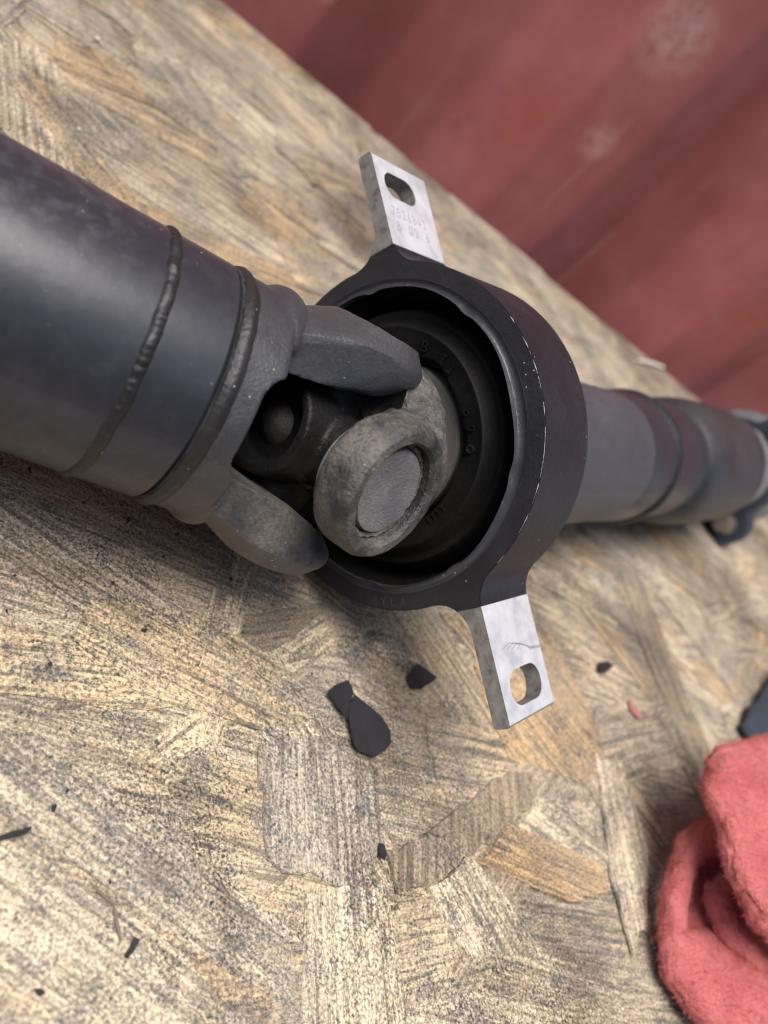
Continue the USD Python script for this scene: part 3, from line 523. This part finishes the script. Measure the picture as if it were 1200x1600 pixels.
# rear shaft behind the bracket
obj('rear_tube', outward(AFT(lathe([(0.01, 17), (30, 17), (33.4, 24), (33.6, 60), (33.0, 168), (33.4, 174), (34.3, 180), (34.8, 192), (35.0, 205), (35.2, 206), (34.2, 222), (34.2, 272), (0.01, 272)], 128))), tube_paint, shaft)
obj('weld_bead', outward(AFT(lathe([(34, 203.5), (36.4, 204.5), (36.9, 207), (36.3, 209.5), (34, 210.5)], 128, True, wobble(15, .5, .8)))), weld_paint, shaft)
obj('collar', outward(AFT(lathe([(32, 40), (33.7, 40.5), (33.7, 170.5), (33.4, 172.5), (32, 173.2)], 128, True))), painted('grey_collar_paint', (0.046, 0.049, 0.059), 0.42, (0.11, 0.11, 0.115), 0.5, fine=300, bump=0.05, big=30), shaft)
obj('damper_sleeve', outward(AFT(lathe([(30, 266), (34.5, 267), (38.5, 273), (39.8, 286), (40.8, 302), (41.4, 330), (41.4, 380), (40.5, 396), (38, 408), (30, 414), (0.01, 414)], 128))), far_paint, shaft)
obj('end_boss', outward(AFT(lathe([(0.01, 405), (33, 405), (35, 430), (36, 484), (47, 486), (47, 500), (0.01, 500)], 96))), flange_steel, shaft)
lob = unary_union([Point(0, 0).buffer(40, 32)] + [Point(46 * math.cos(q), 46 * math.sin(q)).buffer(17, 24) for q in np.radians([92, 212, 332])]).buffer(9).buffer(-9)
obj('flexible_coupling', AFT(extr(lob, 26, 455)), navy_rubber, shaft, smooth=32)
for q in np.radians([92, 212, 332]):
    bh = trimesh.creation.cylinder(7.0, 9, sections=6); bh.apply_translation([46 * math.cos(q), 46 * math.sin(q), 451])
    wsh = trimesh.creation.cylinder(9.0, 2, sections=32); wsh.apply_translation([46 * math.cos(q), 46 * math.sin(q), 454.2])
    b_ = obj('flange_bolt', AFT(bh), bolt_steel, shaft, smooth=False)
    obj('washer', AFT(wsh), bolt_steel, b_, smooth=32)

for px in ((1187, 725), (1178, 758)):                                # two small screws at the end of the sleeve
    q = np.array([(px[0] - CX) / F, (px[1] - CY) / F, 1.0]); P = q * (((C0 + 412 * A2) @ A2) / (q @ A2)) - C0
    b2 = trimesh.creation.cylinder(5.0, 7, sections=6); b2.apply_translation([P @ AFT.A[0], P @ AFT.A[1], 413])
    obj('sleeve_screw', AFT(b2), bolt_steel, shaft, smooth=False)
# paint worn off along the ring's front edge
chips = [(c - l / 2, c + l / 2, w) for c, l, w in zip(rng.uniform(-36, 44, 26), rng.uniform(.5, 3.4, 26) ** 1.1, rng.uniform(.10, .30, 26))] + [(3, 15, .2), (17, 22, .15), (25, 33, .12)]
for a0, a1, ww in chips:
    tt = np.radians(np.linspace(a0, a1, max(4, int((a1 - a0) * 1.2)))); hw = ww * (.25 + 1.2 * meshkit.noise(np.column_stack([tt * 60, tt * 0, tt * 0]), int(a0 * 7 + 999))) * np.sin(np.linspace(.25, math.pi - .25, len(tt)))
    outer_pts = [(56.72 * math.cos(t), 56.72 * math.sin(t), .27, h * .62) for t, h in zip(tt, hw)]
    obj('worn_edge', RING(union([hull(m3.Manifold.sphere(outer_pts[i][3], 8).translate(outer_pts[i][:3]), m3.Manifold.sphere(outer_pts[i + 1][3], 8).translate(outer_pts[i + 1][:3])) for i in range(len(tt) - 1)])), cap_bright, bracket, smooth=True)

# ------------------------------------------------------------------ red rag and dark cloth at the right
def blob(chains, quads, edge, it, amp, sc, seed):
    ms = []
    for ch in chains:
        b = [ball(at([p[:2]], p[2])[0] * 1000, p[3], 14) for p in ch]
        ms += [hull(b[i], b[i + 1]) for i in range(len(b) - 1)]
    for q in quads: ms.append(hull(*[ball(at([p[:2]], p[2])[0] * 1000, p[3], 14) for p in q]))
    t = tm(union(ms).refine_to_length(edge)); t.merge_vertices()
    trimesh.smoothing.filter_taubin(t, lamb=.5, nu=.42, iterations=it)
    v = np.asarray(t.vertices); n = np.asarray(t.vertex_normals)
    d = (meshkit.fbm(v * sc, 3, seed) - .5) * 2 * amp + (meshkit.fbm(v * .9, 2, seed + 3) - .5) * 0.7
    v = v + n * d[:, None]; v[:, 2] = np.maximum(v[:, 2], .25)
    return trimesh.Trimesh(v / 1000, t.faces, process=False)
flap = [(1128, 1195, 46, 6.5), (1118, 1238, 46, 5.5), (1142, 1300, 44, 5.5), (1160, 1375, 42, 5.5), (1190, 1432, 40, 5.5), (1260, 1490, 38, 6)]
flap_r = [(1215, 1172, 44, 8), (1230, 1240, 46, 8), (1250, 1300, 46, 8), (1270, 1370, 44, 8), (1290, 1430, 40, 7), (1300, 1490, 38, 7)]
rim = [(1190, 1345, 30, 6), (1120, 1310, 27, 7), (1078, 1322, 21, 6), (1056, 1385, 15, 5.5), (1048, 1460, 9, 5.5), (1058, 1520, 7, 6), (1096, 1570, 8, 7), (1160, 1610, 9, 9), (1260, 1680, 9, 9)]
inner_roll = [(1150, 1375, 26, 5), (1118, 1395, 22, 4.5), (1132, 1445, 19, 5), (1170, 1492, 17, 5.5), (1230, 1530, 16, 6), (1320, 1580, 16, 7)]
quads = [[flap[i], flap[i + 1], flap_r[i], flap_r[i + 1]] for i in range(5)]
quads += [[(1060, 1475, 8, 6), (1072, 1535, 8, 6), (1125, 1475, 9, 6), (1120, 1560, 10, 8)], [(1125, 1475, 9, 6), (1120, 1560, 10, 8), (1190, 1520, 12, 7), (1200, 1600, 12, 9)], [(1190, 1520, 12, 7), (1200, 1600, 12, 9), (1290, 1580, 12, 8), (1290, 1680, 12, 9)],
          [(1085, 1330, 8, 6), (1070, 1470, 5, 5), (1190, 1330, 8, 6), (1180, 1480, 5, 5)], [(1190, 1330, 8, 6), (1180, 1480, 5, 5), (1330, 1330, 8, 6), (1330, 1500, 5, 5)],
          [(1075, 1325, 16, 6), (1130, 1290, 18, 7), (1200, 1250, 24, 8), (1200, 1330, 24, 8)],
          [(1215, 1172, 30, 8), (1300, 1200, 20, 8), (1230, 1300, 30, 8), (1320, 1400, 20, 8)]]
rag_mesh = blob([rim, inner_roll], quads, 1.15, 22, 1.6, .10, 51)
vv = np.asarray(rag_mesh.vertices) * 1000; nn = np.asarray(rag_mesh.vertex_normals)
crease = 1 - np.abs(2 * meshkit.fbm(vv * [.05, .13, .10] + 3, 3, 77) - 1)                    # narrow creases between soft folds
vv = vv + nn * (-1.1 * np.clip((crease - .78) / .22, 0, 1) ** 2 + (meshkit.fbm(vv * .75, 2, 91) - .5) * .6)[:, None]; vv[:, 2] = np.maximum(vv[:, 2], .2)
rag_mesh = trimesh.Trimesh(vv / 1000, rag_mesh.faces, process=False)
rag = thing('red_rag', 'crumpled pinkish red terry rag lying at the right edge of the board', 'rag', tuple(at([(1140, 1480)])[0]))
obj('cloth', rag_mesh, rag_red, rag, smooth=True)
nf = np.asarray(rag_mesh.face_normals); w_ = np.asarray(rag_mesh.area_faces) * (np.asarray(rag_mesh.triangles_center)[:, 0] < .47); NP = 60000
pick = rng.choice(len(w_), NP, p=w_ / w_.sum()); u1, u2 = rng.random((2, NP)); q1 = np.sqrt(u1); tri = np.asarray(rag_mesh.triangles)[pick]
root = tri[:, 0] * (1 - q1)[:, None] + tri[:, 1] * (q1 * (1 - u2))[:, None] + tri[:, 2] * (q1 * u2)[:, None]
d1 = nf[pick] + rng.normal(0, .5, (NP, 3)); d2 = d1 + rng.normal(0, .8, (NP, 3)); ln = rng.uniform(.0005, .0011, NP)[:, None]
cv = np.stack([root - nf[pick] * .0001, root + d1 * ln * .6, root + d1 * ln * .6 + d2 * ln * .5], 1).reshape(-1, 3) - ORIGIN['/World/red_rag']
pile = UsdGeom.BasisCurves.Define(stage, '/World/red_rag/pile'); pile.CreateTypeAttr('linear'); pile.CreateCurveVertexCountsAttr([3] * NP)
from pxr import Vt
pile.CreatePointsAttr(Vt.Vec3fArray.FromNumpy(cv.astype(np.float32))); pile.CreateWidthsAttr(Vt.FloatArray.FromNumpy(np.tile(np.array([.00016, .00013, .00006], np.float32), NP))); pile.SetWidthsInterpolation('vertex')
UsdShade.MaterialBindingAPI.Apply(pile.GetPrim()).Bind(rag_red); pile.GetPrim().SetCustomDataByKey('kind', 'stuff')
bl = blob([[(1166, 1140, 4, 3.5), (1180, 1112, 5, 4), (1196, 1088, 5, 4), (1222, 1052, 5, 4)]], [[(1166, 1140, 4, 3.5), (1180, 1112, 5, 4), (1230, 1150, 12, 5), (1230, 1110, 12, 5)], [(1180, 1112, 5, 4), (1196, 1088, 5, 4), (1230, 1110, 12, 5), (1260, 1080, 14, 5)], [(1196, 1088, 5, 4), (1222, 1052, 5, 4), (1260, 1080, 14, 5), (1300, 1050, 12, 5)], [(1166, 1140, 4, 3.5), (1230, 1150, 12, 5), (1200, 1190, 4, 4), (1300, 1190, 6, 5)], [(1230, 1150, 12, 5), (1300, 1050, 12, 5), (1300, 1190, 6, 5), (1340, 1120, 8, 5)]], 1.6, 10, 1.8, .13, 61)
tag(obj('blue_cloth', bl, cloth_blue, smooth=True), 'dark blue cloth peeking out behind the red rag', 'cloth')

# ------------------------------------------------------------------ paint flakes, crumbs and splinters on the board
def chip(name, poly, material, label, cat, thick=0.35, lift=0.15, curl=0.45, group=None, h=.35):
    w = at(poly)[:, :2] * 1000; pl = Polygon(w).buffer(0)
    pl = pl.buffer(.12).buffer(-.12)
    t = to_man(extr(pl, thick)).refine_to_length(1.2); t = tm(t); c = np.array(pl.centroid.coords[0]); v = np.asarray(t.vertices)
    q = v[:, :2] - c; R_ = np.abs(q).max() + 1e-6
    v = np.column_stack([v[:, :2], v[:, 2] + h + lift + curl * ((q / R_) ** 2).sum(1) + .12 * (meshkit.noise(np.column_stack([v[:, :2] * .35, np.zeros(len(v))]), 5) - .5)])
    o = obj(name, trimesh.Trimesh(v / 1000, t.faces, process=False), material, smooth=35)
    return tag(o, label, cat, group)
z8 = lambda L: [(500 + x / 6, 1020 + y / 6) for x, y in L]
chip('paint_flake', z8([(255, 500), (300, 402), (380, 460), (460, 520), (560, 610), (640, 740), (645, 860), (590, 930), (490, 990), (430, 960), (340, 930), (300, 870), (265, 700), (250, 600)]), flake_paint, 'largest black paint flake, broad oval end of the cracked pair', 'paint flake')
chip('paint_flake', z8([(60, 400), (70, 360), (130, 310), (240, 268), (280, 330), (298, 396), (262, 470), (246, 560), (236, 640), (180, 560), (110, 460)]), flake_paint, 'narrow black paint flake split off the upper left of the largest flake', 'paint flake', lift=.3)
chip('paint_flake', z8([(900, 108), (950, 140), (1010, 190), (1075, 240), (1040, 282), (980, 312), (930, 350), (840, 345), (822, 300), (795, 218), (850, 180)]), flake_paint, 'small kite shaped black paint flake beneath the bearing ring', 'paint flake')
chip('paint_flake', [(934, 1036), (948, 1034), (956, 1042), (944, 1052), (934, 1050)], flake_paint, 'tiny black paint flake on the board right of the slotted lower tab', 'paint flake')
chip('paint_flake', [(590, 1318), (598, 1322), (601, 1336), (597, 1346), (589, 1334)], flake_paint, 'tiny black paint flake at the pointed end of the dark wood flake', 'paint flake')
chip('red_chip', [(978, 1092), (984, 1098), (1000, 1118), (996, 1124), (984, 1112)], red_chip, 'small dull red chip on the board between lower tab and red rag', 'chip', thick=.3)
chip('grey_chip', [(206, 1466), (215, 1470), (206, 1488), (194, 1500), (191, 1494), (200, 1482)], crumb_dark, 'slim grey green chip lying on the board in the lower left', 'chip', thick=.6)
def crumb(px, rad, material, name, label, cat, group):
    s = trimesh.convex.convex_hull(rng.uniform(-1, 1, (11, 3)) * (1.15, .85, .8)); v = np.asarray(s.vertices)
    v = v * (rng.uniform(.6, 1.3), rng.uniform(.6, 1.1), rng.uniform(.4, .7)); q = rng.uniform(0, 6.28); v = np.column_stack([v[:, 0] * math.cos(q) - v[:, 1] * math.sin(q), v[:, 0] * math.sin(q) + v[:, 1] * math.cos(q), v[:, 2]])
    p = at([px])[0]; o = obj(name, trimesh.Trimesh(v * rad / 1000 + p + [0, 0, rad * .0003], s.faces, process=False), material, smooth=False); return tag(o, label, cat, group)
for px, rad in (((83, 1263), 1.1), ((105, 1236), .9), ((281, 1244), .7), ((57, 1552), 1.5), ((200, 815), 1.0), ((176, 911), .8), ((20, 900), .9), ((224, 985), .9), ((360, 905), 1.0), ((78, 1038), .7), ((170, 1378), .8),
                ((1020, 890), .9), ((990, 1000), .8), ((1075, 1010), .9), ((1022, 1118), .7), ((905, 1180), .8), ((600, 1336), .6), ((10, 955), .7), ((330, 1410), .6), ((540, 1000), .6), ((690, 1020), .7), ((45, 735), 1.0), ((255, 870), .8), ((1150, 1000), 1.1)):
    crumb(px, rad, crumb_dark, 'dirt_crumb', 'tiny dark crumb of dirt lying loose on the weathered board', 'crumb', 'dark dirt crumbs on the board')
crumb((151, 61), 1.9, crumb_pale, 'pale_grit', 'larger white speck of grit near the upper left corner', 'grit', None)
crumb((123, 203), 1.2, crumb_pale, 'pale_grit', 'smaller white speck of grit just above the front tube', 'grit', None)
def stick(pts, rad, material, name, label, cat):
    b = [ball(at([p[:2]], p[2])[0] * 1000, rad * p[3], 10) for p in pts]; t = cast(union([hull(b[i], b[i + 1]) for i in range(len(b) - 1)]), .5, 3, .1, 9, 1.2)
    return tag(obj(name, trimesh.Trimesh(np.asarray(t.vertices) / 1000, t.faces, process=False), material, smooth=True), label, cat)
stick([(-6, 1312, 1.2, .7), (18, 1304, 1.4, 1.0), (36, 1300, 1.0, .9), (48, 1293, .8, .4)], .75, crumb_dark, 'dark_twig', 'dark curved twig at the left edge of the board', 'twig')
stick([(178, 1415, .9, .4), (182, 1440, 1.1, .8), (189, 1470, .8, .5)], .55, splinter_mat, 'wood_splinter', 'thin upright brown splinter beside the grey green chip', 'splinter')
stick([(140, 1378, .9, .4), (165, 1402, 1.0, .8), (180, 1415, .8, .4)], .5, splinter_mat, 'wood_splinter', 'short brown splinter pointing at the thin upright one', 'splinter')
stick([(318, 1024, .8, .5), (312, 1041, .9, .5)], .35, crumb_pale, 'pale_fibre', 'fine white fibre on the board below the front fork', 'fibre')
stick([(995, 563, 1.0, .5), (1020, 568, 2.2, 1.0), (1036, 574, 2.6, .8)], 2.2, crumb_pale, 'edge_splinter', 'pale splinter standing off the far edge of the board', 'splinter')
